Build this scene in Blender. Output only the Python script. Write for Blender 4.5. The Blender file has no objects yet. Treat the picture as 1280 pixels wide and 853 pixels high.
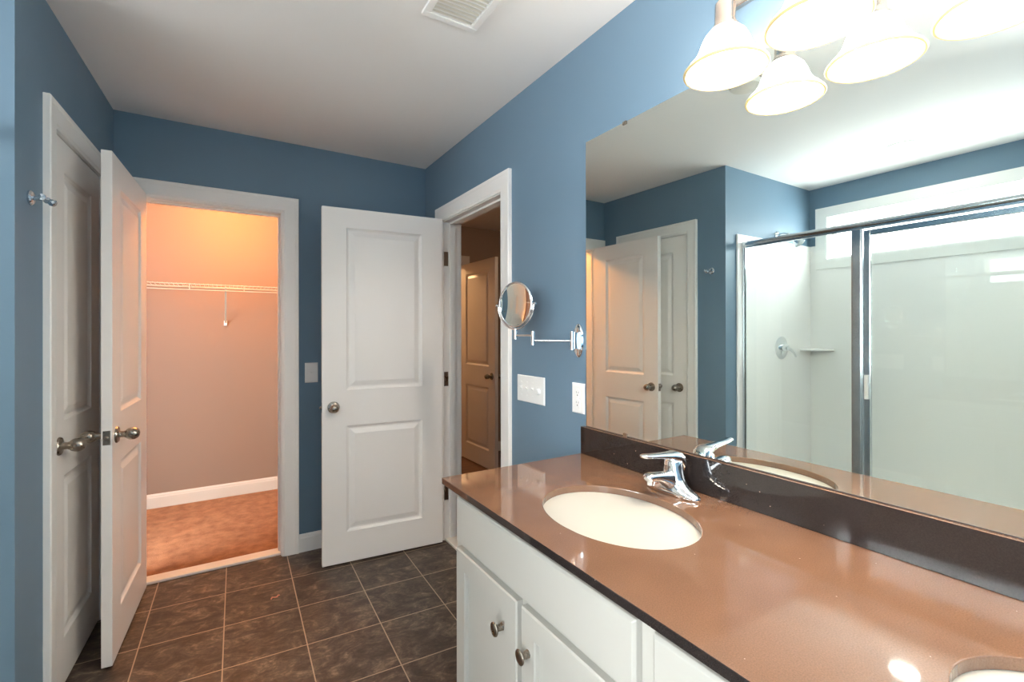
import bpy, bmesh, math, random
from mathutils import Vector, Matrix
random.seed(4)
PI = math.pi
C = bpy.context.scene.collection
S = bpy.context.scene

# ------------------------------------------------------------------ camera
F_PX, CX, CY = 581.78, 630.2, 414.89
CAM_H, YAW, PIT, ROL = 1.3151, .5445, .0011, -.0014
cam = bpy.data.cameras.new('camera')
co = bpy.data.objects.new('camera', cam); C.objects.link(co)
fw = Vector((math.sin(YAW)*math.cos(PIT), math.cos(YAW)*math.cos(PIT), math.sin(PIT)))
r0 = Vector((math.cos(YAW), -math.sin(YAW), 0)); u0 = r0.cross(fw)
rr = r0*math.cos(ROL) + u0*math.sin(ROL); uu = -r0*math.sin(ROL) + u0*math.cos(ROL)
M = Matrix((rr, uu, -fw)).transposed().to_4x4(); M.translation = (0, 0, CAM_H)
co.matrix_world = M
cam.sensor_width = 36; cam.sensor_fit = 'HORIZONTAL'
cam.lens = 36*F_PX/1280
cam.shift_x = (640-CX)/1280; cam.shift_y = -(426.5-CY)/1280
cam.clip_start = .02
S.camera = co

# ------------------------------------------------------------------ world, exposure, daylight
S.view_settings.view_transform = 'Standard'; S.view_settings.look = 'None'
S.view_settings.gamma = 1; S.view_settings.use_curve_mapping = False
S.view_settings.exposure = 1.52
w = bpy.data.worlds.new('sky'); S.world = w; w.use_nodes = True
bg = w.node_tree.nodes['Background']
bg.inputs[0].default_value = (.93, .98, 1.0, 1); bg.inputs[1].default_value = 9.5
S.cycles.use_denoising = True
S.cycles.max_bounces = 12; S.cycles.diffuse_bounces = 5; S.cycles.glossy_bounces = 8
S.cycles.transparent_max_bounces = 16; S.cycles.transmission_bounces = 8
S.cycles.sample_clamp_indirect = 6.0

VANITY_W, CLOSET_W, HALL_W, HALLROOM_W, SHOWER_W = 5, 24, 1.3, 14, 5
def light(name, kind, loc, energy, color, size=.05, parent=None, rot=None, size_y=None, portal=False):
    l = bpy.data.lights.new(name, kind); l.energy = energy; l.color = color
    if kind == 'AREA':
        l.shape = 'RECTANGLE'; l.size = size; l.size_y = size_y or size
        if portal: l.cycles.is_portal = True
    else: l.shadow_soft_size = size
    o = bpy.data.objects.new(name, l); C.objects.link(o); o.location = loc
    if rot: o.rotation_euler = rot
    if parent: o.parent = parent
    return o
WY0, WY1, WZ0, WZ1 = .452, 1.778, 1.875, 2.197          # shower window glass
RX0, RX1, RZ0, RZ1 = -1.42, -.12, .60, 2.15               # added unseen fill window left of and behind the camera (along y, height)
light('window_daylight', 'AREA', (-1.76, (WY0+WY1)/2, (WZ0+WZ1)/2), 1, (1,1,1), WZ1-WZ0, rot=(0,-PI/2,0), size_y=WY1-WY0, portal=True)
light('added_window_daylight', 'AREA', (-1.76, (RX0+RX1)/2, (RZ0+RZ1)/2), 1, (1,1,1), RZ1-RZ0, rot=(0,-PI/2,0), size_y=RX1-RX0, portal=True)  # portal for the fill light of the added window

# ------------------------------------------------------------------ helpers
def lin(c):
    return tuple((x/255/12.92 if x/255 <= .04045 else ((x/255+.055)/1.055)**2.4) for x in c)
def tag(o, label=None, cat=None, group=None, kind=None):
    if label: o['label'] = label
    if cat: o['category'] = cat
    if group: o['group'] = group
    if kind: o['kind'] = kind
    return o
def empty(name, loc=(0,0,0), rz=0, label=None, cat=None, group=None, kind=None):
    o = bpy.data.objects.new(name, None); C.objects.link(o); o.empty_display_size = .05
    o.location = loc; o.rotation_euler = (0,0,rz)
    return tag(o, label, cat, group, kind)
def obj(name, bm, mats, parent=None, smooth=False, bevel=0, seg=2, label=None, auto=None):
    me = bpy.data.meshes.new(name)
    bmesh.ops.recalc_face_normals(bm, faces=bm.faces)
    bm.to_mesh(me); bm.free()
    for m in (mats if isinstance(mats, (list, tuple)) else [mats]): me.materials.append(m)
    if smooth:
        for p in me.polygons: p.use_smooth = True
    o = bpy.data.objects.new(name, me); C.objects.link(o)
    if parent: o.parent = parent
    if bevel:
        b = o.modifiers.new('bevel', 'BEVEL'); b.width = bevel; b.segments = seg; b.limit_method = 'ANGLE'; b.angle_limit = math.radians(40)
    if smooth and auto is not False:
        try:
            me.set_sharp_from_angle(angle=math.radians(auto or 40))
        except Exception: pass
    if label: o['label'] = label
    return o
def box(bm, x0, x1, y0, y1, z0, z1, mi=0):
    vs = [bm.verts.new((x, y, z)) for z in (z0, z1) for x, y in ((x0,y0),(x1,y0),(x1,y1),(x0,y1))]
    fs = [(0,3,2,1),(4,5,6,7),(0,1,5,4),(1,2,6,5),(2,3,7,6),(3,0,4,7)]
    out = [bm.faces.new([vs[i] for i in f]) for f in fs]
    for f in out: f.material_index = mi
    return out
def bx(*a):
    bm = bmesh.new(); box(bm, *a); return bm
def frame_of(d):
    d = Vector(d).normalized(); a = Vector((0,0,1)) if abs(d.z) < .95 else Vector((1,0,0))
    u = a.cross(d).normalized(); v = d.cross(u); return u, v, d
def lathe(bm, prof, origin=(0,0,0), axis=(0,0,1), n=32, cap=True, sx=1, sy=1, mi=0):
    """prof: list of (radius, height along axis)"""
    u, v, d = frame_of(axis); o = Vector(origin); rings = []
    for r, h in prof:
        rings.append([bm.verts.new(o + d*h + (u*math.cos(t)*sx + v*math.sin(t)*sy)*max(r, 1e-5)) for t in [2*PI*i/n for i in range(n)]])
    for a, b in zip(rings, rings[1:]):
        for i in range(n):
            f = bm.faces.new((a[i], a[(i+1)%n], b[(i+1)%n], b[i])); f.material_index = mi
    if cap:
        for rg in (rings[0], rings[-1]):
            f = bm.faces.new(rg); f.material_index = mi
    return rings
def tube(bm, pts, r, n=12, cap=True):
    pts = [Vector(p) for p in pts]; rings = []; pu = None
    for i, p in enumerate(pts):
        d = (pts[min(i+1, len(pts)-1)] - pts[max(i-1, 0)]).normalized()
        if pu is None: u, v, _ = frame_of(d)
        else:
            u = (pu - d*pu.dot(d)).normalized(); v = d.cross(u)
        pu = u; rad = r[i] if isinstance(r, (list, tuple)) else r
        rings.append([bm.verts.new(p + (u*math.cos(t) + v*math.sin(t))*rad) for t in [2*PI*k/n for k in range(n)]])
    for a, b in zip(rings, rings[1:]):
        for i in range(n): bm.faces.new((a[i], a[(i+1)%n], b[(i+1)%n], b[i]))
    if cap:
        bm.faces.new(rings[0]); bm.faces.new(rings[-1])
def loft_xz(bm, secs, n=20):
    """secs: (x, y, z, half width along y, half height, tilt) ; section spanned by y and a direction in xz"""
    rings = []
    for x, y, z, hw, hh, t in secs:
        c, s = math.cos(t), math.sin(t); rg = []
        for k in range(n):
            a = 2*PI*k/n; e = .8
            ca = math.copysign(abs(math.cos(a))**e, math.cos(a)); sa = math.copysign(abs(math.sin(a))**e, math.sin(a))
            rg.append(bm.verts.new((x + s*sa*hh, y + ca*hw, z + c*sa*hh)))
        rings.append(rg)
    for a, b in zip(rings, rings[1:]):
        for i in range(n): bm.faces.new((a[i], a[(i+1)%n], b[(i+1)%n], b[i]))
    bm.faces.new(rings[0]); bm.faces.new(rings[-1])
def copy_tree(o, parent=None):
    c = o.copy(); C.objects.link(c); c.parent = parent
    for ch in list(o.children): copy_tree(ch, c)
    return c

# ------------------------------------------------------------------ materials
def mat(name, col, rough=.5, metal=0, spec=.5, bump=0, bscale=60, var=0, vscale=3, coat=0, aniso=0, emis=None, estr=0, streak=0):
    m = bpy.data.materials.new(name); m.use_nodes = True; N = m.node_tree.nodes; L = m.node_tree.links
    p = N['Principled BSDF']
    p.inputs['Base Color'].default_value = (*lin(col), 1)
    p.inputs['Roughness'].default_value = rough; p.inputs['Metallic'].default_value = metal
    p.inputs['Specular IOR Level'].default_value = spec; p.inputs['Coat Weight'].default_value = coat
    p.inputs['Coat Roughness'].default_value = .05
    tc = N.new('ShaderNodeTexCoord')
    if bump:
        nt = N.new('ShaderNodeTexNoise'); nt.inputs['Scale'].default_value = bscale; nt.inputs['Detail'].default_value = 4
        L.new(tc.outputs['Object'], nt.inputs['Vector'])
        b = N.new('ShaderNodeBump'); b.inputs['Strength'].default_value = bump; b.inputs['Distance'].default_value = .002
        L.new(nt.outputs['Fac'], b.inputs['Height']); L.new(b.outputs['Normal'], p.inputs['Normal'])
    if var:
        nt = N.new('ShaderNodeTexNoise'); nt.inputs['Scale'].default_value = vscale; nt.inputs['Detail'].default_value = 3
        L.new(tc.outputs['Object'], nt.inputs['Vector'])
        r = N.new('ShaderNodeMapRange'); r.inputs['To Min'].default_value = max(.02, rough-var); r.inputs['To Max'].default_value = min(1, rough+var)
        L.new(nt.outputs['Fac'], r.inputs['Value']); L.new(r.outputs['Result'], p.inputs['Roughness'])
    if emis:
        p.inputs['Emission Color'].default_value = (*lin(emis), 1); p.inputs['Emission Strength'].default_value = estr
    return m
M_blue = mat('blue_paint', (107,132,151), .5, bump=.12, bscale=220, var=.08, spec=.4)
M_tan = mat('tan_paint', (170,152,138), .6, bump=.1, bscale=200)
M_closet = mat('closet_wall_paint', (136,109,90), .6, bump=.1, bscale=200)
M_cream = mat('cream_baseboard_paint', (196,182,166), .4, var=.06)
M_ceil = mat('ceiling_paint', (242,240,237), .85, bump=.15, bscale=160)
M_trim = mat('white_trim_paint', (238,236,232), .35, var=.06, vscale=6)
M_door = mat('white_door_paint', (241,236,231), .38, bump=.06, bscale=90, var=.06, vscale=5)
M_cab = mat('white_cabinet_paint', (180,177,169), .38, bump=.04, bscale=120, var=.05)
M_nickel = mat('brushed_nickel', (158,148,136), .28, 1, var=.05, vscale=40)
M_chrome = mat('chrome', (235,238,240), .05, 1, var=.02, vscale=30)
M_satin = mat('shower_frame_chrome', (205,212,218), .14, 1, var=.05, vscale=12)
M_bronze = mat('warm_nickel', (205,192,182), .25, 1, var=.05, vscale=20)
M_porc = mat('white_porcelain', (168,158,156), .08, var=.02, vscale=10, coat=.4)
M_acryl = mat('white_acrylic', (240,237,235), .22, var=.05, vscale=4)
M_plate = mat('white_plastic', (240,239,236), .3, var=.04, vscale=12)
M_dark = mat('dark_slot', (30,28,27), .6, var=.05)
M_wire = mat('white_coated_wire', (175,165,150), .35, var=.05)
M_sill = mat('white_threshold', (230,222,212), .4, var=.08, vscale=8)
M_rubber = mat('dark_gasket', (28,30,32), .5, var=.05)
M_scrap = mat('pink_scrap', (196,140,120), .8, bump=.3)
M_lens = mat('light_lens', (245,243,238), .4, emis=(255,253,248), estr=16)
M_lens_off = mat('light_lens_unlit', (228,224,214), .45, var=.05)
M_shade = mat('frosted_glass_shade', (250,246,238), .35, emis=(255,243,230), estr=7, var=.05)
M_bead = mat('amber_glass_bead', (225,198,145), .3)
M_bulb = mat('lit_bulb', (255,250,240), .4, emis=(255,236,205), estr=8)
M_dome = mat('lit_dome', (255,250,240), .4, emis=(255,200,130), estr=6)

def mirror_mat():
    m = bpy.data.materials.new('silvered_mirror'); m.use_nodes = True; N = m.node_tree.nodes
    p = N['Principled BSDF']; p.inputs['Base Color'].default_value = (.865,.93,.895,1); p.inputs['Metallic'].default_value = 1
    n = N.new('ShaderNodeTexNoise'); n.inputs['Scale'].default_value = 2
    r = N.new('ShaderNodeMapRange'); r.inputs['To Min'].default_value = .0; r.inputs['To Max'].default_value = .004
    m.node_tree.links.new(n.outputs['Fac'], r.inputs['Value']); m.node_tree.links.new(r.outputs['Result'], p.inputs['Roughness'])
    return m
M_mirror = mirror_mat()
def glass_mat(name, tint):
    m = bpy.data.materials.new(name); m.use_nodes = True; N = m.node_tree.nodes; L = m.node_tree.links; N.clear()
    out = N.new('ShaderNodeOutputMaterial'); mix = N.new('ShaderNodeMixShader'); t = N.new('ShaderNodeBsdfTransparent'); g = N.new('ShaderNodeBsdfGlossy')
    t.inputs['Color'].default_value = (*tint, 1); g.inputs['Roughness'].default_value = .01
    geo = N.new('ShaderNodeNewGeometry'); mr = N.new('ShaderNodeMapRange'); mr.inputs['To Min'].default_value = 1.45; mr.inputs['To Max'].default_value = 1/1.45
    fr = N.new('ShaderNodeFresnel')
    L.new(geo.outputs['Backfacing'], mr.inputs['Value']); L.new(mr.outputs['Result'], fr.inputs['IOR'])
    L.new(fr.outputs['Fac'], mix.inputs['Fac']); L.new(t.outputs[0], mix.inputs[1]); L.new(g.outputs[0], mix.inputs[2]); L.new(mix.outputs[0], out.inputs[0])
    return m
M_glass = glass_mat('shower_glass', (.955,.975,.965))
M_wglass = glass_mat('window_glass', (.98,.99,.99))

def quartz(name, c0, c1, spec=.95):
    m = bpy.data.materials.new(name); m.use_nodes = True; N = m.node_tree.nodes; L = m.node_tree.links; p = N['Principled BSDF']
    tc = N.new('ShaderNodeTexCoord')
    n1 = N.new('ShaderNodeTexNoise'); n1.inputs['Scale'].default_value = 7; n1.inputs['Detail'].default_value = 5
    n2 = N.new('ShaderNodeTexNoise'); n2.inputs['Scale'].default_value = 420; n2.inputs['Detail'].default_value = 2
    for n in (n1, n2): L.new(tc.outputs['Object'], n.inputs['Vector'])
    mx = N.new('ShaderNodeMath'); mx.operation = 'MULTIPLY_ADD'; mx.inputs[1].default_value = .35; L.new(n1.outputs['Fac'], mx.inputs[0])
    m2 = N.new('ShaderNodeMath'); m2.operation = 'MULTIPLY'; m2.inputs[1].default_value = .65; L.new(n2.outputs['Fac'], m2.inputs[0]); L.new(m2.outputs[0], mx.inputs[2])
    cr = N.new('ShaderNodeValToRGB'); cr.color_ramp.elements[0].position = .35; cr.color_ramp.elements[0].color = (*lin(c0), 1)
    cr.color_ramp.elements[1].position = .7; cr.color_ramp.elements[1].color = (*lin(c1), 1)
    L.new(mx.outputs[0], cr.inputs['Fac'])
    # sparse pale mineral flecks
    v = N.new('ShaderNodeTexVoronoi'); v.inputs['Scale'].default_value = 26; L.new(tc.outputs['Object'], v.inputs['Vector'])
    lt = N.new('ShaderNodeMath'); lt.operation = 'LESS_THAN'; lt.inputs[1].default_value = .035; L.new(v.outputs['Distance'], lt.inputs[0])
    mc = N.new('ShaderNodeMix'); mc.data_type = 'RGBA'; L.new(lt.outputs[0], mc.inputs['Factor']); L.new(cr.outputs['Color'], mc.inputs['A']); mc.inputs['B'].default_value = (*lin((170,145,128)), 1)
    L.new(mc.outputs['Result'], p.inputs['Base Color'])
    p.inputs['Roughness'].default_value = .05; p.inputs['Specular IOR Level'].default_value = spec
    return m
M_quartz = quartz('brown_quartz', (106,77,58), (126,93,73))
M_quartz_shaded = quartz('shaded_brown_quartz', (36,31,30), (47,41,39), .5)  # same stone as the counter top, with shade put into the colour

def tile_floor():
    m = bpy.data.materials.new('stone_tile_floor'); m.use_nodes = True; N = m.node_tree.nodes; L = m.node_tree.links; p = N['Principled BSDF']
    tc = N.new('ShaderNodeTexCoord'); sp = N.new('ShaderNodeSeparateXYZ'); L.new(tc.outputs['Object'], sp.inputs[0])
    def math_(op, a, b=None, c=None):
        n = N.new('ShaderNodeMath'); n.operation = op
        for i, v in enumerate((a, b, c)):
            if v is None: continue
            if isinstance(v, (int, float)): n.inputs[i].default_value = v
            else: L.new(v, n.inputs[i])
        return n.outputs[0]
    x, y = sp.outputs['X'], sp.outputs['Y']
    T = .3065
    # the tile grid sits a touch out of square with the walls
    u = math_('DIVIDE', math_('ADD', math_('MULTIPLY_ADD', y, -.022, x), -.012+.022*2.7+30*T), T)
    v = math_('DIVIDE', math_('ADD', math_('MULTIPLY_ADD', x, .055, y), -2.738+.0+30*T), T)
    fu, fv = math_('FRACT', u), math_('FRACT', v)
    def edge(f): return math_('MINIMUM', f, math_('SUBTRACT', 1, f))
    e = math_('MINIMUM', edge(fu), edge(fv))
    grout = math_('LESS_THAN', e, .0075)
    cmb = N.new('ShaderNodeCombineXYZ'); L.new(math_('FLOOR', u), cmb.inputs[0]); L.new(math_('FLOOR', v), cmb.inputs[1])
    wn = N.new('ShaderNodeTexWhiteNoise'); L.new(cmb.outputs[0], wn.inputs['Vector'])
    off = N.new('ShaderNodeVectorMath'); off.operation = 'MULTIPLY_ADD'; L.new(wn.outputs['Color'], off.inputs[0]); off.inputs[1].default_value = (7,7,7); L.new(tc.outputs['Object'], off.inputs[2])
    st = N.new('ShaderNodeMapping'); st.inputs['Scale'].default_value = (1, 1.5, 1); st.inputs['Rotation'].default_value = (0,0,.5); L.new(off.outputs[0], st.inputs[0])
    n1 = N.new('ShaderNodeTexNoise'); n1.inputs['Scale'].default_value = 9; n1.inputs['Detail'].default_value = 9; n1.inputs['Roughness'].default_value = .68; n1.inputs['Distortion'].default_value = 1.1
    n2 = N.new('ShaderNodeTexNoise'); n2.inputs['Scale'].default_value = 55; n2.inputs['Detail'].default_value = 5; n2.inputs['Roughness'].default_value = .7
    L.new(st.outputs[0], n1.inputs['Vector']); L.new(st.outputs[0], n2.inputs['Vector'])
    f = math_('MULTIPLY_ADD', n2.outputs['Fac'], .28, math_('MULTIPLY', n1.outputs['Fac'], .72))
    cr = N.new('ShaderNodeValToRGB'); E = cr.color_ramp.elements
    E[0].position = .36; E[0].color = (*lin((48,40,35)), 1); E[1].position = .66; E[1].color = (*lin((146,126,108)), 1)
    a = E.new(.46); a.color = (*lin((70,58,50)), 1); b = E.new(.55); b.color = (*lin((94,80,68)), 1)
    L.new(f, cr.inputs['Fac'])
    mc = N.new('ShaderNodeMix'); mc.data_type = 'RGBA'; L.new(grout, mc.inputs['Factor']); L.new(cr.outputs['Color'], mc.inputs['A']); mc.inputs['B'].default_value = (*lin((176,156,134)), 1)
    L.new(mc.outputs['Result'], p.inputs['Base Color'])
    b = N.new('ShaderNodeBump'); b.inputs['Strength'].default_value = .35; b.inputs['Distance'].default_value = .002
    h = math_('SUBTRACT', math_('MULTIPLY', f, .6), grout); L.new(h, b.inputs['Height']); L.new(b.outputs['Normal'], p.inputs['Normal'])
    p.inputs['Roughness'].default_value = .42; p.inputs['Specular IOR Level'].default_value = .4
    return m
M_tile = tile_floor()
def noise_mat(name, c0, c1, scale, rough, bump, stretch=(1,1,1), dist=0.0, detail=6, bdist=.004, p0=.35, p1=.65):
    m = bpy.data.materials.new(name); m.use_nodes = True; N = m.node_tree.nodes; L = m.node_tree.links; p = N['Principled BSDF']
    tc = N.new('ShaderNodeTexCoord'); mp = N.new('ShaderNodeMapping'); mp.inputs['Scale'].default_value = stretch; L.new(tc.outputs['Object'], mp.inputs[0])
    n = N.new('ShaderNodeTexNoise'); n.inputs['Scale'].default_value = scale; n.inputs['Detail'].default_value = detail; n.inputs['Distortion'].default_value = dist; n.inputs['Roughness'].default_value = .65
    L.new(mp.outputs[0], n.inputs['Vector'])
    cr = N.new('ShaderNodeValToRGB'); cr.color_ramp.elements[0].position = p0; cr.color_ramp.elements[1].position = p1
    cr.color_ramp.elements[0].color = (*lin(c0), 1); cr.color_ramp.elements[1].color = (*lin(c1), 1); L.new(n.outputs['Fac'], cr.inputs['Fac']); L.new(cr.outputs['Color'], p.inputs['Base Color'])
    n2 = N.new('ShaderNodeTexNoise'); n2.inputs['Scale'].default_value = scale*12; L.new(mp.outputs[0], n2.inputs['Vector'])
    b = N.new('ShaderNodeBump'); b.inputs['Strength'].default_value = bump; b.inputs['Distance'].default_value = bdist; L.new(n2.outputs['Fac'], b.inputs['Height']); L.new(b.outputs['Normal'], p.inputs['Normal'])
    p.inputs['Roughness'].default_value = rough
    return m
M_carpet = noise_mat('tan_carpet', (128,86,58), (160,112,78), 14, 1, .9, detail=10)
M_wood = noise_mat('dark_wood_floor', (74,48,34), (120,82,58), 6, .35, .1, (1,8,1), .5)

# ------------------------------------------------------------------ room geometry
XR, YB, H = 1.197, 3.022, 2.44
XL, SK = -.469, .0466            # left wall: x = XL - SK*(YB-y)
YE = 1.911                        # where the left wall turns into the shower alcove
XLE = XL - SK*(YB-YE)
XS = -1.62                        # shower back wall
YN = .35                          # near end wall of the shower
YR = -1.6                         # wall behind the camera
TH = .115
YC = 4.31                         # closet back wall
def struct(name, bm, mats, parent=None, **k):
    o = obj(name, bm, mats, parent, **k)
    if not parent: o['kind'] = 'structure'
    return o

# bathroom floor, ceiling
struct('floor', bx(XS-.12, XR+.02, YR-.1, YB+.05, -.06, 0), M_tile)
struct('floor_closet', bx(-1.4, 1.1, YB+.05, YC+.1, -.06, .012), M_carpet)
struct('floor_hall', bx(XR+.02, 3.4, .9, 6.0, -.06, .002), M_wood)
struct('ceiling', bx(XS-.13, XR+TH, YR-.12, YC+.12, H, H+.1), M_ceil)
struct('ceiling_hall', bx(XR+TH, 3.4, .9, 6.0, H, H+.1), M_ceil)

def wall_holes(name, axis, p, thick, a0, a1, z0, z1, holes, mf, mb, face=-1):
    """slab at p..p+thick along axis ('x' or 'y'); a along the other; holes (a0,a1,z0,z1). room face has material mf"""
    bm = bmesh.new()
    A = sorted({a0, a1, *[h[0] for h in holes], *[h[1] for h in holes]}); Z = sorted({z0, z1, *[h[2] for h in holes], *[h[3] for h in holes]})
    for i in range(len(A)-1):
        for j in range(len(Z)-1):
            ca, cz = (A[i]+A[i+1])/2, (Z[j]+Z[j+1])/2
            if any(h[0] < ca < h[1] and h[2] < cz < h[3] for h in holes): continue
            q0, q1 = min(p, p+thick), max(p, p+thick)
            if axis == 'y': box(bm, A[i], A[i+1], q0, q1, Z[j], Z[j+1])
            else: box(bm, q0, q1, A[i], A[i+1], Z[j], Z[j+1])
    bmesh.ops.remove_doubles(bm, verts=bm.verts, dist=1e-5)
    bm.faces.index_update()
    # drop the inner partition faces
    bm.verts.index_update(); seen = {}
    for f in list(bm.faces):
        k = tuple(sorted(v.index for v in f.verts)); seen.setdefault(k, []).append(f)
    dead = [f for fs in seen.values() if len(fs) > 1 for f in fs]
    bmesh.ops.delete(bm, geom=dead, context='FACES_ONLY')
    bmesh.ops.recalc_face_normals(bm, faces=bm.faces)
    k = 1 if axis == 'y' else 0
    for f in bm.faces:
        c = f.calc_center_median()[k]
        f.material_index = 0 if abs(c-p) < 1e-4 else 1
    return struct(name, bm, [mf, mb])
J = .018                          # jamb thickness
CO = (-.37, .295, 2.015)          # closet opening x0,x1,height
HO = (2.000, 2.712, 2.012)        # hall doorway y0,y1,height
wall_holes('wall_back', 'y', YB, TH, XL-.12, XR, 0, H, [(CO[0]-J, CO[1]+J, 0, CO[2]+J)], M_blue, M_tan)
wall_holes('wall_right', 'x', XR, TH, YR-.1, YC+.1, 0, H, [(HO[0]-J, HO[1]+J, 0, HO[2]+J)], M_blue, M_tan)
wall_holes('wall_rear', 'y', YR, -.14, XS-.1, XR, 0, H, [], M_blue, M_tan)
wall_holes('wall_shower_back', 'x', XS, -.13, YN-.12, YE+.12, 0, H, [(WY0-.02, WY1+.02, WZ0-.02, WZ1+.02)], M_blue, M_tan)
# shower end wall (turns from the left wall), near end wall, partition behind
bm = bmesh.new(); box(bm, XS, XLE-.0005, YE, YE+TH, 0, H); struct('wall_shower_end', bm, M_blue)
struct('wall_shower_near', bx(XS, -.52, YN-TH, YN, 0, H), M_blue)
wall_holes('wall_left_rear', 'x', XS, -.13, YR, YN-.12, 0, H, [(RX0, RX1, RZ0, RZ1)], M_blue, M_tan)
# left wall, slightly out of square, with the linen closet opening; local u runs from the back corner to the camera
LR = empty('wall_left', (XL, YB, 0), math.atan(-SK), kind='structure')
LO = (.243, .815, 2.03)           # opening along u, height   (y = YB - u)
LL = (YB-YE)/math.cos(math.atan(SK))
bm = bmesh.new()
for a, b, z0, z1 in ((0, LO[0]-J, 0, H), (LO[1]+J, LL, 0, H), (LO[0]-J, LO[1]+J, LO[2]+J, H)):
    box(bm, -.11, 0, -b, -a, z0, z1)
obj('wall_panel', bm, M_blue, LR)
obj('back_panel', bx(-.14, -.112, -LL+.125, 0, 0, H), M_blue, LR)
# closet shell
wall_holes('wall_closet_back', 'y', YC, .1, -1.4, XR, 0, H, [], M_closet, M_closet)
struct('wall_closet_left', bx(-1.4, -1.3, YB+TH, YC, 0, H), M_closet)
# hall shell
HYF = 4.45
wall_holes('wall_hall_far', 'y', HYF, .1, XR+TH, 3.4, 0, H, [(1.38, 2.16, 0, 2.03)], M_tan, M_tan)
struct('wall_hall_right', bx(3.3, 3.4, .9, 6.0, 0, H), M_tan)
struct('wall_hall_near', bx(XR+TH, 3.3, .9, 1.0, 0, H), M_tan)
struct('wall_hall_end', bx(XR+TH, 3.3, 5.9, 6.0, 0, H), M_tan)
struct('wall_hall_left', bx(XR, XR+TH, YC+.1, 6.0, 0, H), M_tan)

# ------------------------------------------------------------------ casings, jambs, thresholds, baseboards
def casing_bm(w_, h, cw=.095, legs=True):
    """opening 0..w_ along local x, height h, wall face at local y=0, casing sticks out to -y"""
    prof = [(.004, 0), (.004, .009), (.012, .011), (.018, .0155), (.03, .0165), (cw-.02, .0175), (cw-.016, .020), (cw-.003, .021), (cw, .018), (cw, 0)]
    bm = bmesh.new(); rows = []
    for o, t in prof:
        rows.append([bm.verts.new(q) for q in ((-o, -t, 0), (-o, -t, h+o), (w_+o, -t, h+o), (w_+o, -t, 0))])
    n = len(rows)
    for i in range(n):
        a, b = rows[i], rows[(i+1) % n]
        for k in range(3): bm.faces.new((a[k], a[k+1], b[k+1], b[k]))
    bm.faces.new([r[0] for r in rows]); bm.faces.new([r[3] for r in rows])
    return bm
def jamb_bm(w_, h, depth, j=J, stop_y=None):
    bm = bmesh.new()
    box(bm, -j, 0, 0, depth, 0, h+j); box(bm, w_, w_+j, 0, depth, 0, h+j); box(bm, 0, w_, 0, depth, h, h+j)
    if stop_y is not None:
        s0, s1 = stop_y, stop_y+.035
        box(bm, 0, .011, s0, s1, 0, h); box(bm, w_-.011, w_, s0, s1, 0, h); box(bm, .011, w_-.011, s0, s1, h-.011, h)
    return bm
# closet doorway (in the back wall)
t = empty('trim_1', (CO[0], YB, 0), 0, kind='structure')
obj('casing', casing_bm(CO[1]-CO[0], CO[2]), M_trim, t)
obj('jamb', jamb_bm(CO[1]-CO[0], CO[2], TH, stop_y=.04), M_trim, t)
c2 = obj('casing', casing_bm(CO[1]-CO[0], CO[2]), M_trim, t); c2.location = (CO[1]-CO[0], TH, 0); c2.rotation_euler = (0,0,PI)
struct('trim_2', bx(CO[0], CO[1], YB+.012, YB+.092, 0, .016), M_sill, bevel=.004)
# hall doorway (in the right wall): local x runs towards -y
t = empty('trim_3', (XR, HO[1], 0), -PI/2, kind='structure')
obj('casing', casing_bm(HO[1]-HO[0], HO[2]), M_trim, t)
obj('jamb', jamb_bm(HO[1]-HO[0], HO[2], TH, stop_y=.04), M_trim, t)
c2 = obj('casing', casing_bm(HO[1]-HO[0], HO[2]), M_trim, t); c2.location = (HO[1]-HO[0], TH, 0); c2.rotation_euler = (0,0,PI)
struct('trim_4', bx(XR+.005, XR+.085, HO[0], HO[1], 0, .014), M_sill, bevel=.004)
# linen closet door frame in the left wall; local y of LR = -u
t = empty('trim_5', (0,0,0), 0, kind='structure'); t.matrix_world = Matrix.Translation((XL, YB, 0)) @ Matrix.Rotation(math.atan(-SK), 4, 'Z') @ Matrix.Translation((0, -LO[1], 0)) @ Matrix.Rotation(PI/2, 4, 'Z')
obj('casing', casing_bm(LO[1]-LO[0], LO[2], .088), M_trim, t)
obj('jamb', jamb_bm(LO[1]-LO[0], LO[2], .10, stop_y=.037), M_trim, t)

def baseboard(name, p0, p1, out, parent=None, hgt=.105, m=None):
    p0, p1, out = Vector((*p0, 0)), Vector((*p1, 0)), Vector((*out, 0))
    prof = [(0,0), (.014,0), (.014,hgt*.78), (.011,hgt*.84), (.011,hgt*.9), (.006,hgt*.97), (.004,hgt), (0,hgt)]
    bm = bmesh.new(); A = [bm.verts.new(p0+out*o+Vector((0,0,z))) for o, z in prof]; B = [bm.verts.new(p1+out*o+Vector((0,0,z))) for o, z in prof]
    for i in range(len(prof)): j = (i+1) % len(prof); bm.faces.new((A[i], A[j], B[j], B[i]))
    bm.faces.new(A); bm.faces.new(B)
    return struct(name, bm, m or M_trim, parent)
baseboard('baseboard_back', (CO[1]+.0955, YB), (XR-.001, YB), (0,-1))
baseboard('baseboard_right', (XR, 1.39), (XR, HO[0]-.0955), (-1,0))
baseboard('baseboard_closet', (-1.3, YC), (1.19, YC), (0,-1), hgt=.115, m=M_cream)
baseboard('baseboard_left', (XL-SK*(YB-YE)+.001, YE+.002), (XL-SK*(YB-2.10)+.001, 2.10), (1,0))
baseboard('baseboard_hall', (2.27, HYF), (3.3, HYF), (0,-1))

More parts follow.
